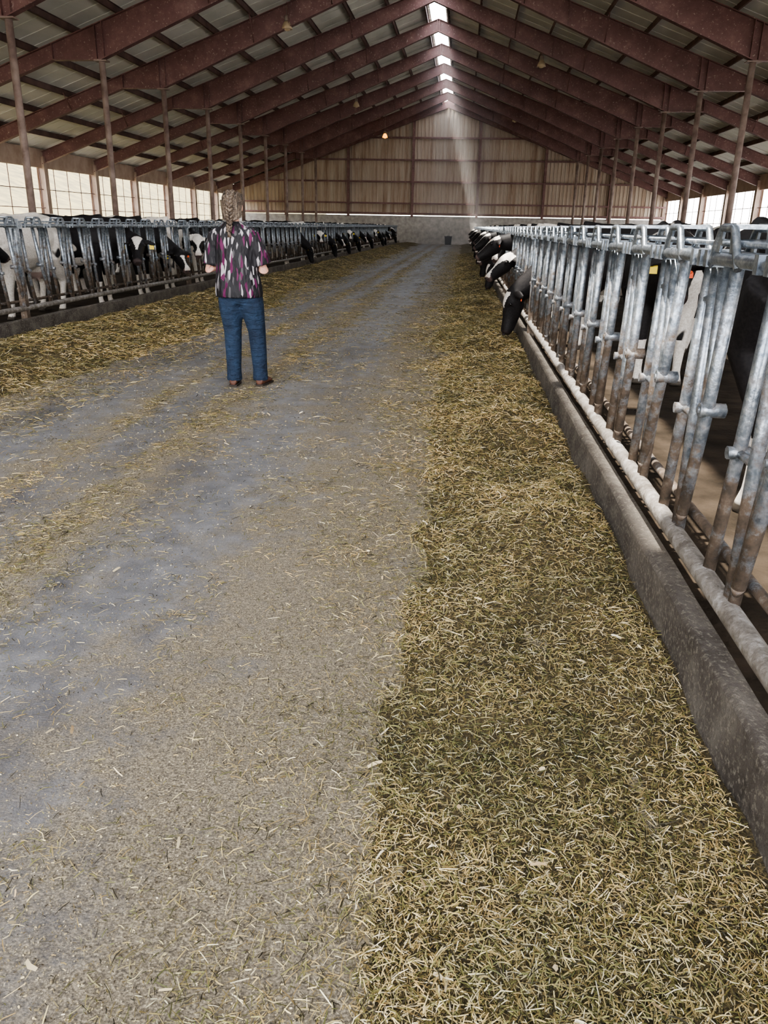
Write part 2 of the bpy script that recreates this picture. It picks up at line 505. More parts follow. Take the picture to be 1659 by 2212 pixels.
# ------------------------------------------------------------------ feed
def vn(x, y, sc, seed):
    T = np.random.default_rng(seed).random((256,256))
    x = np.asarray(x)*sc+57.3; y = np.asarray(y)*sc+91.7
    xi = np.floor(x).astype(int); yi = np.floor(y).astype(int)
    fx_ = x-xi; fy = y-yi
    fx_ = fx_*fx_*(3-2*fx_); fy = fy*fy*(3-2*fy)
    a = T[xi%256, yi%256]; b_ = T[(xi+1)%256, yi%256]; c = T[xi%256, (yi+1)%256]; d = T[(xi+1)%256, (yi+1)%256]
    return (a*(1-fx_)+b_*fx_)*(1-fy)+(c*(1-fx_)+d*fx_)*fy
def ss(t): t = np.clip(t, 0, 1); return t*t*(3-2*t)
def edgeR(y): return -.22+.08*ss((2.2-y)/1.2)+.26*(vn(y*0, y, 1.1, 1)-.5)*ss(y/2.5)+.14*(vn(y*0, y, 4, 2)-.5)
def hR(x, y):
    t = x-edgeR(y)
    h = ss(t/.7)*(.02+.13*vn(x, y, 2.1, 3)+.06*vn(x, y, 5, 4))+.02*vn(x, y, 16, 5)
    h *= 1-.45*ss((x-.55)/.25)
    h -= .13*np.exp(-((x-.42)/.20)**2)*ss(vn(x*0, y, .9, 6)*2.2-.7)
    return np.where(t < 0, -.012, np.maximum(h*ss(t/.15)-.004, .012*ss(t/.08)*vn(x,y,16,8)-.002))
def hL(x, y):
    e = -3.58+.7*(vn(x*0, y, .5, 11)-.5)+.30*(vn(x*0, y, 2.5, 12)-.5)
    t = (e-x)
    h = ss(t/.6)*(.02+.17*vn(x, y, 1.3, 13)*np.exp(-((x+4.55)/.45)**2)+.07*vn(x, y, 4, 14))+.02*vn(x, y, 14, 15)
    return np.where(t < 0, -.012, np.maximum(h*ss(t/.15)-.004, -.012))
def feedmesh(name, h, x0, x1, ys, dx):
    xs = np.arange(x0, x1+1e-6, dx)
    XX, YY = np.meshgrid(xs, ys); ZZ = h(XX, YY)
    nv = XX.size; nx_ = len(xs); ny_ = len(ys)
    me = bpy.data.meshes.new(name)
    idx = np.arange(nv).reshape(ny_, nx_)
    q = np.stack([idx[:-1,:-1], idx[:-1,1:], idx[1:,1:], idx[1:,:-1]], -1).reshape(-1,4)
    me.vertices.add(nv); me.vertices.foreach_set('co', np.stack([XX,YY,ZZ],-1).astype(np.float32).ravel())
    me.loops.add(q.size); me.loops.foreach_set('vertex_index', q.ravel().astype(np.int32))
    me.polygons.add(len(q)); me.polygons.foreach_set('loop_start', (np.arange(len(q))*4).astype(np.int32))
    me.polygons.foreach_set('use_smooth', [True]*len(q))
    me.update(calc_edges=True); me.materials.append(M_feed)
    return mkobj(name, me)
ysn = np.concatenate([np.arange(.3, 8, .025), np.arange(8, 20, .07), np.arange(20, 69.5, .2)])
FR = feedmesh('feed_pile', hR, -.60, FXR-.075, ysn, .025)
ysl = np.concatenate([np.arange(3, 16, .05), np.arange(16, 69.5, .15)])
FL = feedmesh('feed_pile', hL, -5.37, -2.95, ysl, .05)

PAL = np.array([(.41,.30,.125),(.55,.44,.225),(.245,.215,.075),(.13,.125,.045),(.67,.57,.37),(.035,.028,.014),(.34,.235,.095)])
PW = np.array([.22,.19,.15,.12,.12,.12,.08])
def strands(name, x, y, zf, ln, wd, pal=PAL, pw=PW, pitch=.35, bright=1.0, parent=None):
    n = len(x)
    az = rng.random(n)*2*np.pi; pt = (rng.random(n)-.35)*pitch*2
    dx = np.stack([np.cos(az)*np.cos(pt), np.sin(az)*np.cos(pt), np.sin(pt)], -1)
    roll = (rng.random(n)-.5)*1.8
    sd = np.stack([-np.sin(az), np.cos(az), np.zeros(n)], -1)
    up = np.cross(dx, sd); up *= np.sign(up[:, 2:3]+1e-9)
    wv = sd*np.cos(roll)[:,None]+up*np.sin(roll)[:,None]
    c = np.stack([x, y, zf], -1)
    bend = (rng.random(n)-.5)*.35*(1+2*(rng.random(n) < .12))
    P = []
    for t in (-.5, 0, .5):
        off = dx*(ln*t)[:,None] + sd*(bend*ln*(t*t*4-.5)*.4)[:,None] - up*(ln*.10*abs(t)*2)[:,None]*rng.random(n)[:,None]
        w_ = wd*(1 if t == 0 else .7)
        P.append(c+off-wv*(w_*.5)[:,None]); P.append(c+off+wv*(w_*.5)[:,None])
    V = np.stack(P, 1).astype(np.float32)
    o = np.arange(n)[:,None]*6
    F = np.stack([o+np.array([0,1,3,2]), o+np.array([2,3,5,4])], 1).reshape(-1,4)
    me = bpy.data.meshes.new(name)
    me.vertices.add(n*6); me.vertices.foreach_set('co', V.ravel())
    me.loops.add(F.size); me.loops.foreach_set('vertex_index', F.ravel().astype(np.int32))
    me.polygons.add(len(F)); me.polygons.foreach_set('loop_start', (np.arange(len(F))*4).astype(np.int32))
    me.update(calc_edges=True)
    ci = rng.choice(len(pal), n, p=pw/pw.sum())
    cc = pal[ci]*(.55+.8*rng.random((n,1)))*bright
    if pal is PAL:
        q = .6*vn(x, y, 2.3, 77)+.4*vn(x, y, 7, 78)
        q = np.clip((q-.2)/.6, 0, 1)[:,None]
        cc = cc*(.66+.56*q)
        nr = np.clip((4.5-y)/3, 0, 1)
        cc[:,0] *= (.95+.10*q[:,0])*(1-.04*nr)
    rgba = np.concatenate([cc, np.ones((n,1))], 1).astype(np.float32)
    at = me.attributes.new('tint', 'FLOAT_COLOR', 'POINT')
    at.data.foreach_set('color', np.repeat(rgba, 6, axis=0).ravel())
    me.materials.append(M_straw)
    return mkobj(name, me, parent)
def logy(n, a, b_): return a*(b_/a)**rng.random(n)
def scl(y): return np.clip(y/2.2, 1, 5)**.6
n = 250000
y = logy(n, .75, 45); x = -.75+rng.random(n)*(FXR-.10+.75)
h = hR(x, y); keep = (h > -.004) | (rng.random(n) < .42*np.exp(-(edgeR(y)-x)/.16))
x, y, h = x[keep], y[keep], np.maximum(h[keep], 0)
m_ = len(x); sc = scl(y)
strands('strands', x, y, h+.002+rng.random(m_)**2*.016*sc**.3, (.012+.038*rng.random(m_)**2)*sc, (.0011+.0021*rng.random(m_)**1.3)*sc, pitch=.45, parent=FR)
n = 150000
y = logy(n, 4.3, 55); x = -5.33+rng.random(n)*2.4
h = hL(x, y); keep = ((h > -.004) & (rng.random(n) < .85)) | (rng.random(n) < .14)
x, y, h = x[keep], y[keep], np.maximum(h[keep], 0)
m_ = len(x); sc = scl(y)*.85
strands('strands', x, y, h+.003+rng.random(m_)*.015, (.02+.035*rng.random(m_))*sc, (.0016+.002*rng.random(m_))*sc, parent=FL)
n = 460000
y = logy(n, .8, 50); x = -4.2+rng.random(n)*4.1
wob = .14*(vn(x*0,y,.6,31)-.5)
dens = .20+1.7*np.exp(-((x+1.93+wob)/.14)**2)+.5*np.exp(-((x+1.62+wob)/.10)**2)+1.0*np.exp(-((x+2.5+wob)/.11)**2)+.7*np.exp(-((x+.50)/.26)**2)+.4*np.exp(-((x+.95+wob)/.12)**2)+.5*np.exp(-((x+3.5)/.3)**2)
dens *= .12+2.3*vn(x, y, 3.1, 21)**2*(.3+1.4*vn(x, y, 9, 23))
keep = rng.random(n) < dens*.42
x, y = x[keep], y[keep]; m_ = len(x); sc = scl(y)*.85
pw2 = np.array([.22,.20,.16,.15,.08,.12,.1])
LIT = strands('lane_litter', x, y, .004+rng.random(m_)*.006, (.008+.045*rng.random(m_)**2.5)*sc, (.0013+.0021*rng.random(m_))*sc, pw=pw2, pitch=.12)
n = 130000
y = logy(n, .8, 14); x = -3.8+rng.random(n)*3.6
keep = rng.random(n) < .05+.95*vn(x, y, 1.7, 22)*(.2+1.1*vn(x, y, 6, 24))
x, y = x[keep], y[keep]; m_ = len(x); sc = np.clip(y/2.2, 1, 5)**.6
strands('crumbs', x, y, np.full(m_, .003), (.002+.006*rng.random(m_)**2)*sc, (.0018+.0028*rng.random(m_))*sc,
        pal=np.array([(.42,.34,.19),(.24,.19,.10),(.55,.48,.33),(.08,.06,.035)]), pw=np.array([.36,.3,.12,.22]), pitch=.1, parent=LIT)
n = 600
y = logy(n, 1.0, 12); x = -2.4+rng.random(n)*3.1
keep = rng.random(n) < np.where(x > -.25, .8, .28)
x, y = x[keep], y[keep]; m_ = len(x)
strands('husk_flakes', x, y, np.maximum(hR(x, y), 0)+.014, .012+.034*rng.random(m_)**1.7, .003+.009*rng.random(m_),
        pal=np.array([(.60,.49,.30),(.48,.35,.20),(.66,.58,.42)]), pw=np.array([.5,.3,.2]), pitch=.3, parent=LIT)

# ------------------------------------------------------------------ cows
def mk_cow():
    m, nt, b = nm('holstein_hide', (.02,.02,.02), .6)
    b.inputs['Specular IOR Level'].default_value = .2
    at = N(nt, 'ShaderNodeAttribute'); at.attribute_name = 'mask'
    sp = N(nt, 'ShaderNodeSeparateColor'); L(nt, at.outputs['Color'], sp.inputs[0])
    oi = N(nt, 'ShaderNodeObjectInfo')
    tc = N(nt, 'ShaderNodeTexCoord')
    va = N(nt, 'ShaderNodeVectorMath', operation='MULTIPLY_ADD')
    L(nt, oi.outputs['Color'], va.inputs[0]); va.inputs[1].default_value = (23, 17, 0); L(nt, tc.outputs['Object'], va.inputs[2])
    f = noise(nt, va.outputs[0], 1.35, 2.2, .45, .6)
    oc = N(nt, 'ShaderNodeSeparateColor'); L(nt, oi.outputs['Color'], oc.inputs[0])
    v = mth(nt, 'ADD', mth(nt, 'ADD', f, sp.outputs[0]), mth(nt, 'MULTIPLY_ADD', oc.outputs[2], .3, -.15))
    wh = ramp(nt, v, [(.545, g(0)), (.56, g(1))])
    hair = noise(nt, tc.outputs['Object'], 60, 4)
    white = ramp(nt, hair, [(.3, (.50,.45,.39)), (.7, (.76,.72,.67))])
    black = ramp(nt, hair, [(.3, (.006,.005,.006)), (.7, (.016,.014,.014))])
    c = mix(nt, wh, black, white)
    c = mix(nt, sp.outputs[1], c, (.30,.20,.18))
    c = mix(nt, sp.outputs[2], c, (.06,.05,.04))
    L(nt, c, b.inputs['Base Color'])
    bump(nt, b, hair, .15, .01)
    return m
M_cow = mk_cow()
M_eye = nm('cow_eye', (.006,.005,.005), .1)[0]
M_tagY = nm('ear_tag_yellow', (.85,.62,.03), .5)[0]
M_tagO = nm('ear_tag_orange', (.85,.12,.03), .5)[0]
M_nos = nm('nostril', (.02,.012,.012), .5)[0]

def cow_mesh(name, poll, hd, blaze=(.05,.42), voxel=.019, tags=True, facew=0.045, pink=.3):
    poll = Vector(poll); hd = Vector(hd).normalized()
    b = MB()
    X = Vector((1,0,0)); Yv = Vector((0,1,0)); Zv = Vector((0,0,1))
    T = [(-.88,1.24,.10,.10),(-.84,1.20,.19,.17),(-.76,1.16,.27,.24),(-.6,1.13,.32,.285),(-.4,1.08,.355,.32),(-.15,1.03,.385,.355),(.1,1.01,.40,.36),(.35,1.02,.39,.33),(.55,1.05,.37,.275),(.7,1.06,.33,.22),(.82,1.06,.25,.16),(.88,1.06,.15,.1)]
    b.rings([((x,0,z),Yv,Zv,hw,hh) for (x,z,hh,hw) in T])
    for e in (-1,1): b.ell((-.52, e*.22, 1.34), (.10,.07,.07))
    b.tube([(-.86,0,1.36),(-.5,0,1.435),(0,0,1.395),(.4,0,1.40),(.62,0,1.42)], [.05,.045,.04,.05,.06], 8)
    sd = Zv.cross(hd).normalized(); up = hd.cross(sd).normalized()
    n0 = Vector((.60,0,1.14)); n3 = poll - up*.05
    n1 = n0.lerp(n3, .33)+Vector((.03,0,.03)); n2 = n0.lerp(n3, .7)+Vector((.0,0,.02))
    nd = (n3-n0).normalized(); nup = Vector((-nd.z,0,nd.x)); nsd = nup.cross(nd)
    if nup.z < 0: nup = -nup
    b.rings([(n0,nsd,nup,.17,.29),(n1,nsd,nup,.145,.235),(n2,nsd,nup,.115,.17),(n3,nsd,nup,.10,.13),(n3+nd*.06,nsd,nup,.07,.09)])
    b.ell((.72,0,.86), (.17,.12,.17))
    H = [(-.05,.0,.07,.07),(0,-.01,.105,.10),(.08,-.015,.118,.125),(.16,-.02,.115,.13),(.25,-.03,.09,.115),(.34,-.035,.075,.095),(.42,-.035,.078,.082),(.48,-.035,.082,.075),(.525,-.035,.065,.055)]
    b.rings([(poll+hd*a+up*c, sd, up, w_, h_) for (a,c,w_,h_) in H])
    b.tube([poll+hd*.12-up*.11, poll+hd*.45-up*.085], [.06,.04], 10)
    for e in (-1,1):
        b.ell(poll+hd*.16+sd*(e*.095)+up*.035, (.035,.035,.03))
        b.ell(poll+hd*.50+sd*(e*.04)-up*.01, (.03,.03,.03))
        base = poll+hd*.04+sd*(e*.09)+up*.0
        er = [base, base+sd*(e*.07)-up*.01-hd*.01, base+sd*(e*.15)-up*.035, base+sd*(e*.20)-up*.06]
        b.rings([(er[0],hd,up,.035,.03),(er[1],hd,up,.055,.028),(er[2],hd,up,.05,.02),(er[3],hd,up,.02,.014)])
        b.tube([(.60,e*.15,1.0),(.53,e*.19,.74),(.56,e*.18,.44),(.56,e*.18,.36),(.56,e*.175,.14),(.58,e*.175,.075),(.61,e*.175,.0)], [.15,.10,.062,.052,.040,.050,.062], 12)
        b.tube([(-.60,e*.14,1.12),(-.47,e*.20,.80),(-.62,e*.19,.62),(-.76,e*.18,.50),(-.75,e*.175,.38),(-.71,e*.175,.14),(-.68,e*.175,.07),(-.65,e*.175,0)], [.20,.15,.09,.062,.046,.042,.052,.062], 12)
    b.ell((-.38,0,.68), (.22,.15,.17))
    for e in (-1,1):
        for dx in (-.08,.07): b.tube([(-.38+dx,e*.07,.56),(-.38+dx,e*.075,.47)], [.024,.018], 8)
    b.tube([(-.86,0,1.36),(-.93,0,1.28),(-.955,0,1.0),(-.945,.02,.68),(-.94,.02,.6),(-.945,.02,.48),(-.94,.02,.38)], [.045,.032,.026,.022,.035,.045,.02], 8)
    me = remesh(b, name, voxel, [M_cow, M_eye, M_tagY, M_tagO, M_nos], 3, .5)
    ex = MB()
    for e in (-1,1):
        ex.ell(poll+hd*.165+sd*(e*.118)+up*.032, (.018,.018,.018), 1)
        ex.ell(poll+hd*.535+sd*(e*.035)-up*.015, (.014,.014,.014), 4)
        if tags:
            c = poll+hd*.045+sd*(e*.22)-up*.045+Vector((0,0,-.03))
            fl = (hd-Vector((0,0,hd.z)))
            fl = fl.normalized() if fl.length > .01 else Vector((1,0,0))
            s2 = Zv.cross(fl)
            def P(a, b_, c_): return c+s2*a+Zv*b_+fl*c_
            mi = 2 if (e < 0 or tags == 2) else 3
            s_ = 1.15 if mi == 2 else .6
            w1, w2, h_ = .03*s_, .018*s_, .04*s_
            ex.hexa([P(-w1,-h_,-.003),P(w1,-h_,-.003),P(w1,-h_,.003),P(-w1,-h_,.003),P(-w1,h_*.4,-.003),P(w1,h_*.4,-.003),P(w1,h_*.4,.003),P(-w1,h_*.4,.003)], mi)
            ex.hexa([P(-w1,h_*.4,-.003),P(w1,h_*.4,-.003),P(w1,h_*.4,.003),P(-w1,h_*.4,.003),P(-w2,h_,-.003),P(w2,h_,-.003),P(w2,h_,.003),P(-w2,h_,.003)], mi)
            ex.ell(P(0,h_*.7,0), (.011,.011,.011), mi)
    xm = ex.mesh('x', [M_cow, M_eye, M_tagY, M_tagO, M_nos])
    bm = bmesh.new(); bm.from_mesh(me); bm.from_mesh(xm); bm.to_mesh(me); bm.free(); bpy.data.meshes.remove(xm)
    nv = len(me.vertices); cov = np.empty(nv*3, np.float32); me.vertices.foreach_get('co', cov); cov = cov.reshape(-1,3)
    rel = cov-np.array(poll)
    A = rel@np.array(hd); Bc = rel@np.array(sd); Cc = rel@np.array(up)
    head = (A > -.03) & (np.abs(Bc) < .3) & (np.abs(Cc) < .25) & (A < .6)
    r_ = np.zeros(nv); gch = np.zeros(nv); bch = np.zeros(nv)
    neck = (cov[:,0] > .8) & ~head; r_[neck] = -.12
    r_[head] = -.3
    wdt = facew*(1+.8*np.cos(A*9))
    bl = head & (A > blaze[0]) & (A < blaze[1]) & (np.abs(Bc) < wdt) & (Cc > -.0)
    r_[bl] = 1
    r_[(cov[:,2] < .42) & ~head] = .25
    r_[(cov[:,2] < .8) & (np.abs(cov[:,0]) < .45) & ~head] = .12
    mz = head & (A > .485); gch[mz] = pink
    gch[(cov[:,2] < .62) & (np.abs(cov[:,1]) < .16) & (cov[:,0] > -.6) & (cov[:,0] < -.15) & ~head] = .8
    bch[(cov[:,2] < .065) & ~head] = 1
    at = me.attributes.new('mask', 'FLOAT_COLOR', 'POINT')
    at.data.foreach_set('color', np.stack([r_, gch, bch, np.ones(nv)], 1).astype(np.float32).ravel())
    return me
CW = {
 'down':  cow_mesh('cow_down', (1.36,0,.66), (.22,.03,-.95), (.04,.22), pink=.05),
 'low_l': cow_mesh('cow_low_l', (1.30,.02,.94), (.70,.42,-.58), (-.02,.52), facew=.08),
 'low_r': cow_mesh('cow_low_r', (1.28,-.05,.86), (.55,-.55,-.62), (.22,.53), facew=.07),
 'look_r': cow_mesh('cow_look_r', (1.24,-.10,1.08), (.25,-.75,-.60), (.02,.30), tags=2, pink=.1),
 'look_l': cow_mesh('cow_look_l', (1.24,.10,1.12), (.35,.70,-.60), (-.02,.52), tags=2, facew=.08),
 'face_r': cow_mesh('cow_face_r', (1.24,-.10,1.08), (.25,-.75,-.60), (-.02,.53), tags=2, facew=.085),
 'up':    cow_mesh('cow_up', (1.22,0,1.42), (.88,.1,-.42), (.05,.3)),
 'level': cow_mesh('cow_level', (1.30,0,1.18), (.80,-.1,-.55), (.0,.45), facew=.06),
}
def cow(pose, x, y, deg, ox, oy, wb=.5, sc=1.0):
    o = mkobj('holstein_cow', CW[pose])
    o.location = (x, y, .04); o.rotation_euler = (0,0,math.radians(deg)); o.scale = (sc,)*3
    o.color = (ox, oy, wb, 1)
slot = lambda n: YS+UN*n+.30
cr_ = random.Random(5)
for pose, n_, wb in (('down',20,.1),('low_l',25,.0),('level',27,.3),('look_l',30,.7),('down',32,.5),('low_l',34,.9),('level',37,.2),('down',39,.4),('look_l',42,.8),('down',44,.4),('low_l',46,.6),('level',48,.2),('down',51,.5),('low_l',53,.8),('level',57,.3),('down',61,.5),('low_l',65,.4),('level',70,.5),('down',76,.5),('low_l',82,.5),('down',88,.5),('level',96,.5),('down',103,.5)):
    cow(pose, 1.98+cr_.uniform(-.03,.08), slot(n_), 180, cr_.random(), cr_.random(), wb)
for pose, x, y, d, ox, oy, wb in (('level',1.75,4.7,86,.2,.5,.35),('level',1.95,8.25,-97,.55,.3,.35),('up',3.2,6.4,100,.55,.3,.6),('level',3.7,9.6,-80,.7,.1,.3),('level',4.6,5.6,60,.15,.9,.8),('up',4.8,11.8,110,.4,.4,.5),('level',2.3,1.7,85,.6,.7,.2),
        ('level',4.4,15.5,90,.9,.6,.7),('up',4.9,20.5,-80,.33,.2,.5),('level',5.2,26,70,.1,.8,.6),('level',4.8,32,95,.5,.7,.5),('up',4.9,40,95,.6,.2,.5),('level',7.2,14,20,.6,.9,.5),('level',9.6,24,120,.1,.3,.6)):
    cow(pose, x, y, d, ox, oy, wb)
for pose, n_, wb, ox, oy in (('look_r',25,.2,.1,.2),('low_r',28,.3,.4,.8),('face_r',30,.9,.7,.3),('level',33,.6,.2,.6),('down',48,.1,.9,.1),('face_r',53,.9,.5,.5),('down',57,.2,.3,.9),('low_r',60,.4,.8,.8),
        ('down',63,.5,.1,.6),('face_r',66,.6,.2,.1),('down',69,.4,.45,.3),('low_r',73,.5,.9,.7),('down',78,.5,.6,.6),('face_r',84,.5,.2,.7),('down',88,.3,.5,.1),('down',92,.3,.1,.1),('low_r',96,.5,.8,.1),('level',99,.5,.8,.1),('down',104,.5,.8,.1)):
    cow(pose, -6.58+cr_.uniform(-.05,.05), slot(n_), 0, ox, oy, wb)
for pose, x, y, d, ox, oy, wb in (('level',-6.45,8.8,78,.3,.15,1.5),('level',-6.5,11.6,-96,.8,.45,1.15),('level',-8.6,8.6,95,.5,.9,1.2),('up',-8.2,12.6,-70,.12,.7,1.0),('level',-8.2,15.2,170,.65,.2,.9),
        ('up',-10.2,13.4,-60,.25,.4,.75),('level',-9.9,17,80,.95,.3,.8),('level',-7.3,18.7,85,.4,.1,.7),('level',-7.4,21.6,100,.55,.6,.9),('up',-9.8,21,-120,.15,.25,.8),
        ('level',-13,17,100,.3,.9,.8),('level',-13.5,22,60,.7,.7,.7),('level',-12.8,27,90,.2,.2,.8),('level',-7.3,25,90,.9,.9,.7),('up',-9.4,31,95,.6,.1,.6),('level',-7.4,33,95,.35,.5,.6),('level',-10,39,70,.8,.2,.5),('level',-9,47,90,.1,.4,.5),
        ('level',-12.6,12,80,.6,.8,1.0),('level',-10.6,24,100,.9,.5,1.0),('level',-9.0,28,80,.4,.6,.9),('up',-10.4,34.5,85,.3,.3,.6),('level',-7.6,29,92,.7,.4,.7),('level',-7.5,40,92,.2,.9,.6)):
    cow(pose, x, y, d, ox, oy, wb)

# ------------------------------------------------------------------ woman
W = bpy.data.objects.new('woman', None); COL.objects.link(W); W.location = (-1.93, 7.1, 0)
M_skin = noisy('skin', (.50,.26,.19), (.58,.32,.24), 20, .5, bst=.05)
def mk_jeans():
    m, nt, b = nm('blue_denim', (.03,.08,.17), .85)
    v = coord(nt)
    f = noise(nt, v, 9, 5, .6)
    c = ramp(nt, f, [(.35, (.006,.015,.036)), (.7, (.014,.036,.076))])
    L(nt, c, b.inputs['Base Color']); bump(nt, b, noise(nt, coord(nt,(1,1,2.5)), 14, 4), .8, .04)
    return m
def mk_blouse():
    m, nt, b = nm('brushstroke_blouse', (.02,.02,.02), .7)
    v = coord(nt, (1,1,.2))
    vo = N(nt, 'ShaderNodeTexVoronoi'); vo.inputs['Scale'].default_value = 56; vo.inputs['Randomness'].default_value = 1; L(nt, v, vo.inputs['Vector'])
    sp = N(nt, 'ShaderNodeSeparateColor'); L(nt, vo.outputs['Color'], sp.inputs[0])
    c = ramp(nt, sp.outputs[0], [(0, (.006,.005,.008)), (.52, (.38,.35,.37)), (.63, (.006,.005,.008)), (.70, (.095,.005,.055)), (.82, (.07,.065,.07)), (.89, (.006,.005,.008))], 'CONSTANT')
    L(nt, c, b.inputs['Base Color']); bump(nt, b, noise(nt, coord(nt,(1,1,.35)), 12, 3), .9, .06)
    return m
def mk_hair():
    m, nt, b = nm('ash_blonde_hair', (.3,.2,.12), .5)
    v = coord(nt, (1,1,.25))
    f = noise(nt, v, 90, 4, .6)
    L(nt, ramp(nt, f, [(.38, (.03,.02,.014)), (.52, (.10,.07,.05)), (.68, (.28,.225,.17))]), b.inputs['Base Color'])
    bump(nt, b, f, .8, .01); return m
M_jeans, M_blouse, M_hair = mk_jeans(), mk_blouse(), mk_hair()
M_shoe = noisy('brown_leather_shoe', (.07,.025,.015), (.12,.05,.03), 20, .45)
M_sole = nm('shoe_sole', (.03,.02,.015), .8)[0]
Xv, Yv_, Zv_ = Vector((1,0,0)), Vector((0,1,0)), Vector((0,0,1))
b = MB()
b.rings([((-.03,.0,.74),Xv,Yv_,.15,.11),((-.03,0,.82),Xv,Yv_,.18,.13),((-.03,-.005,.90),Xv,Yv_,.18,.13),((-.03,0,.98),Xv,Yv_,.165,.115),((-.03,0,1.03),Xv,Yv_,.155,.105)])
for e, fx_, fy in ((-1,-.115,0.0),(1,.115,.055)):
    b.tube([(-.03+e*.085,0,.86),(-.02+e*.098,.0,.70),(-.005+e*.108,fy*.4+.01,.50),(fx_*.97,fy*.7,.33),(fx_,fy,.15),(fx_,fy+.005,.05)], [.115,.106,.080,.074,.066,.072], 16)
for e in (-1,1): b.ell((-.03+e*.08,-.055,.84), (.085,.075,.085))
me = remesh(b, 'jeans', .011, [M_jeans], 3, .5); mkobj('jeans', me, W)
for e, fx_, fy in ((-1,-.115,0.0),(1,.115,.055)):
    b = MB()
    b.rings([((fx_,fy-.06,.05),Xv,Zv_,.032,.04),((fx_+e*.005,fy-.03,.052),Xv,Zv_,.04,.048),((fx_+e*.015,fy+.04,.05),Xv,Zv_,.044,.046),((fx_+e*.03,fy+.11,.038),Xv,Zv_,.048,.032),((fx_+e*.04,fy+.165,.028),Xv,Zv_,.036,.022),((fx_+e*.042,fy+.185,.024),Xv,Zv_,.02,.014)])
    me = remesh(b, 'shoe', .007, [M_shoe], 2, .5); mkobj('shoe', me, W)
    b = MB()
    pts = [(-.036,-.065),(.036,-.065),(.046,.03),(.055,.11),(.05,.17),(.0,.195),(-.045,.17),(-.048,.11),(-.042,.03)]
    vs = [(fx_+px+e*.2*max(0,py), fy+py, .004) for px,py in pts]+[(fx_+px+e*.2*max(0,py), fy+py, .018) for px,py in pts]
    nP = len(pts); fs = [tuple(range(nP-1,-1,-1)), tuple(range(nP,2*nP))]+[(i,(i+1)%nP,nP+(i+1)%nP,nP+i) for i in range(nP)]
    b.add(vs, fs); b.obj('shoe_sole', [M_sole], False, W)
b = MB()
b.rings([((-.035,-.005,.80),Xv,Yv_,.215,.17),((-.035,-.005,.84),Xv,Yv_,.217,.172),((-.04,-.005,.93),Xv,Yv_,.208,.16),((-.045,0,1.05),Xv,Yv_,.19,.14),((-.05,0,1.18),Xv,Yv_,.185,.13),((-.055,0,1.28),Xv,Yv_,.185,.118),((-.06,0,1.345),Xv,Yv_,.16,.10),((-.06,0,1.395),Xv,Yv_,.11,.078),((-.062,.0,1.43),Xv,Yv_,.07,.06)])
for e in (-1,1):
    b.tube([(-.06+e*.11,0,1.345),(-.06+e*.165,0,1.305),(-.055+e*.20,.005,1.21),(-.055+e*.215,.02,1.13),(-.055+e*.225,.03,1.08)], [.062,.070,.072,.080,.088], 14)
me = remesh(b, 'blouse', .010, [M_blouse], 3, .5); mkobj('blouse', me, W)
b = MB()
hc = Vector((-.065,.012,1.545))
b.tube([(-.06,.0,1.38),(-.062,.0,1.44),(-.065,.008,1.50)], [.062,.052,.052], 14)
b.ell(hc, (.073,.090,.105), 0, 18, 14)
b.ell(hc+Vector((0,.035,-.045)), (.055,.06,.06))
b.tube([hc+Vector((0,.088,.01)), hc+Vector((0,.112,-.022))], [.010,.016], 8)
b.ell(hc+Vector((0,.088,-.055)), (.024,.012,.010))
for e in (-1,1): b.ell(hc+Vector((e*.078,-.002,-.005)), (.012,.02,.032))
for e in (-1,1):
    el = Vector((-.055+e*.245,.01,1.03)); wr = Vector((-.05+e*.105,.255,1.10))
    b.tube([(-.055+e*.20,.0,1.22), (-.055+e*.225,.01,1.13), el, el.lerp(wr,.35), el.lerp(wr,.75), wr], [.05,.047,.044,.043,.033,.027], 12)
    dn = (wr-el).normalized()
    up_ = Zv_; side = dn.cross(up_).normalized()
    b.rings([(wr,up_,side,.027,.02),(wr+dn*.03,up_,side,.036,.017),(wr+dn*.07,up_,side,.042,.015),(wr+dn*.085,up_,side,.038,.012)])
    inward = Vector((-e,0,0)); fwd = Vector((0,1,0))
    for i, ln_ in enumerate((.060,.072,.070,.055)):
        p0 = wr+dn*.078+up_*(.028-.019*i)
        p1 = p0+dn*ln_*.45; p2 = p1+(inward*.9+fwd*.1).normalized()*ln_*.35; p3 = p2+(inward*.7-fwd*.7).normalized()*ln_*.28
        b.tube([p0-dn*.02,p0,p1,p2,p3], [.010,.010,.0092,.0085,.007], 8)
    t0 = wr+dn*.02+up_*.02
    t1 = t0+(up_*.7+dn*.7+inward*.2).normalized()*.04
    t2 = t1+(inward*.8+dn*.5+up_*.1).normalized()*.03
    b.tube([t0,t1,t2], [.014,.0115,.009], 8)
me = remesh(b, 'body_skin', .0055, [M_skin], 2, .5); mkobj('body_skin', me, W)
b = MB()
for e in (-1,1):
    b.ell(hc+Vector((e*.03,.082,.008)), (.012,.008,.008), 0)
    b.ell(hc+Vector((e*.03,.0885,.008)), (.005,.003,.005), 1)
b.obj('eyes', [nm('eye_white',(.8,.8,.78),.2)[0], nm('iris',(.05,.08,.1),.2)[0]], True, W)
b = MB(); b.box(-.088, -.012, .318, .327, 1.07, 1.215); b.obj('phone', [nm('phone_case',(.02,.02,.025),.3)[0]], False, W)
b = MB()
b.ell(hc+Vector((0,-.016,.018)), (.088,.098,.104), 0, 20, 14)
b.ell(hc+Vector((0,-.05,-.045)), (.072,.058,.075), 0, 16, 12)
me = remesh(b, 'hair', .007, [M_hair], 2, .5); mkobj('hair', me, W)
b = MB()
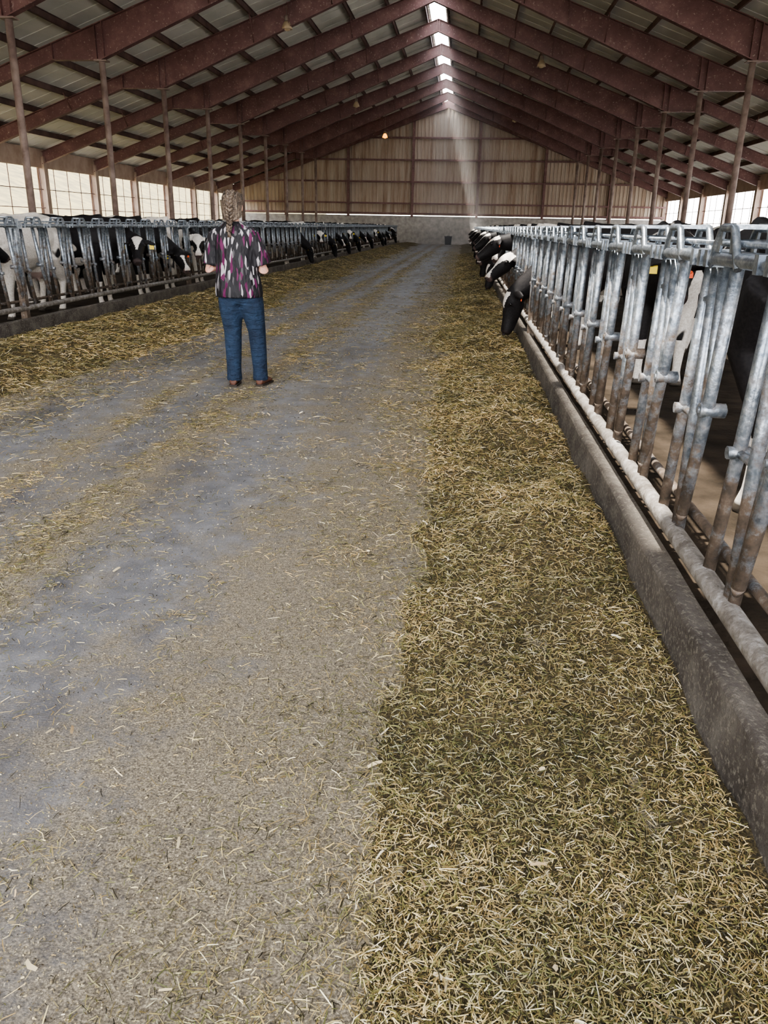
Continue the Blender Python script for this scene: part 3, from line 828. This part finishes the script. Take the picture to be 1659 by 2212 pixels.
def path(t):
    P = [(0,-.03,.125),(0,-.085,.095),(0,-.120,.035),(0,-.118,-.035),(0,-.108,-.09),(0,-.130,-.15),(0,-.142,-.20)]
    k_ = t*(len(P)-1); i = min(int(k_), len(P)-2); q = k_-i
    return hc+Vector(P[i]).lerp(Vector(P[i+1]), q)
for ph in range(3):
    pts = []; rad = []
    for i in range(73):
        t = i/72; a = t*2*math.pi*4.2+ph*2*math.pi/3
        wd = .026*(1-.45*t)
        pts.append(path(t)+Vector((math.sin(a)*wd, math.sin(2*a)*.010-.004, 0))); rad.append(.0165*(1-.45*t))
    b.tube(pts, rad, 8)
b.tube([path(1)+Vector((0,0,.008)), path(1)-Vector((0,0,.045))], [.012,.017], 8)
rh = random.Random(2)
for e in (-1,1):
    for i in range(16):
        t = i/15; z = .105-.17*t
        a0 = hc+Vector((e*.078*math.cos(t*.6), .035-.02*t, z-.01+rh.uniform(-.004,.004)))
        a1 = hc+Vector((e*.094*(1-.2*t), -.045, z-.012)) if z < .06 else hc+Vector((e*.055, -.04, z+.012))
        a2 = hc+Vector((e*.058, -.10, z-.03)); a3 = path(min(.75,.12+.6*t))+Vector((e*.02,0,0))
        b.tube([a0,a1,a2,a3], [.007,.009,.009,.007], 6)
for i in range(30):
    a = rh.uniform(0, 2*math.pi); p = hc+Vector((math.cos(a)*.07, -.03+math.sin(a)*.06, .09+rh.uniform(-.03,.02)))
    q = p+Vector((math.cos(a)*.03, -.01, rh.uniform(.0,.03)))
    b.tube([p, p.lerp(q,.5)+Vector((0,0,.01)), q], [.0012,.0011,.0008], 4)
b.obj('braid', [M_hair], True, W)

# ------------------------------------------------------------------ lamps, bin
M_lamp = noisy('lamp_glass', (.40,.31,.2), (.55,.43,.28), 6, .4)
M_lampb = nm('lamp_ballast', (.25,.2,.17), .6)[0]
me_amb, nta, ba = nm('amber_bulb', (1,.55,.05), .4); ba.inputs['Emission Color'].default_value = (1,.36,.02,1); ba.inputs['Emission Strength'].default_value = 2.0
def lamp(x, y, z, lit=False):
    top = zt(x-RX)
    b = MB()
    b.tube([(x,y,top+.05),(x,y,z+.22)], .014, 6, 1)
    b.tube([(x,y,z+.24),(x,y,z+.22),(x,y,z+.08),(x,y,z+.06)], [.05,.09,.09,.06], 14, 1)
    b.tube([(x,y,z+.07),(x,y,z+.02),(x,y,z-.10),(x,y,z-.2)], [.07,.11,.17,.20], 18, 0)
    b.ell((x,y,z-.17), (.13,.13,.09), 0)
    b.obj('barn_lamp', [me_amb if lit else M_lamp, M_lampb])
lamp(3.07,40.3,8.4); lamp(3.07,59.9,8.4); lamp(3.07,20.4,8.4); lamp(-6.77,32.4,8.25); lamp(-6.77,52,8.25); lamp(-6.77,12.6,8.25)
lamp(-6.2,64.2,7.75, True)
b = MB()
bx, by = -1.28, 69.2
b.hexa([(bx-.24,by-.24,0),(bx+.24,by-.24,0),(bx+.24,by+.24,0),(bx-.24,by+.24,0),(bx-.3,by-.3,.62),(bx+.3,by-.3,.62),(bx+.3,by+.3,.62),(bx-.3,by+.3,.62)])
b.box(bx-.33,bx+.33,by-.33,by+.33,.62,.67); b.box(bx-.12,bx+.12,by-.05,by+.05,.67,.70)
b.obj('storage_bin', [nm('dark_plastic',(.02,.022,.03),.5)[0]])

m = bpy.data.materials.new('dusty_air'); m.use_nodes = True; nt = m.node_tree
nt.nodes.remove(nt.nodes['Principled BSDF'])
vs_ = N(nt, 'ShaderNodeVolumeScatter'); vs_.inputs['Density'].default_value = .005; vs_.inputs['Anisotropy'].default_value = .2
L(nt, vs_.outputs[0], nt.nodes['Material Output'].inputs['Volume'])
b = MB(); b.box(-2.6, 1.8, 40, 69.5, .05, 10.2)
b.obj('dusty_air', [m])

SC.view_settings.view_transform = 'AgX'
SC.view_settings.look = 'AgX - Medium High Contrast'
SC.view_settings.exposure = 0.75
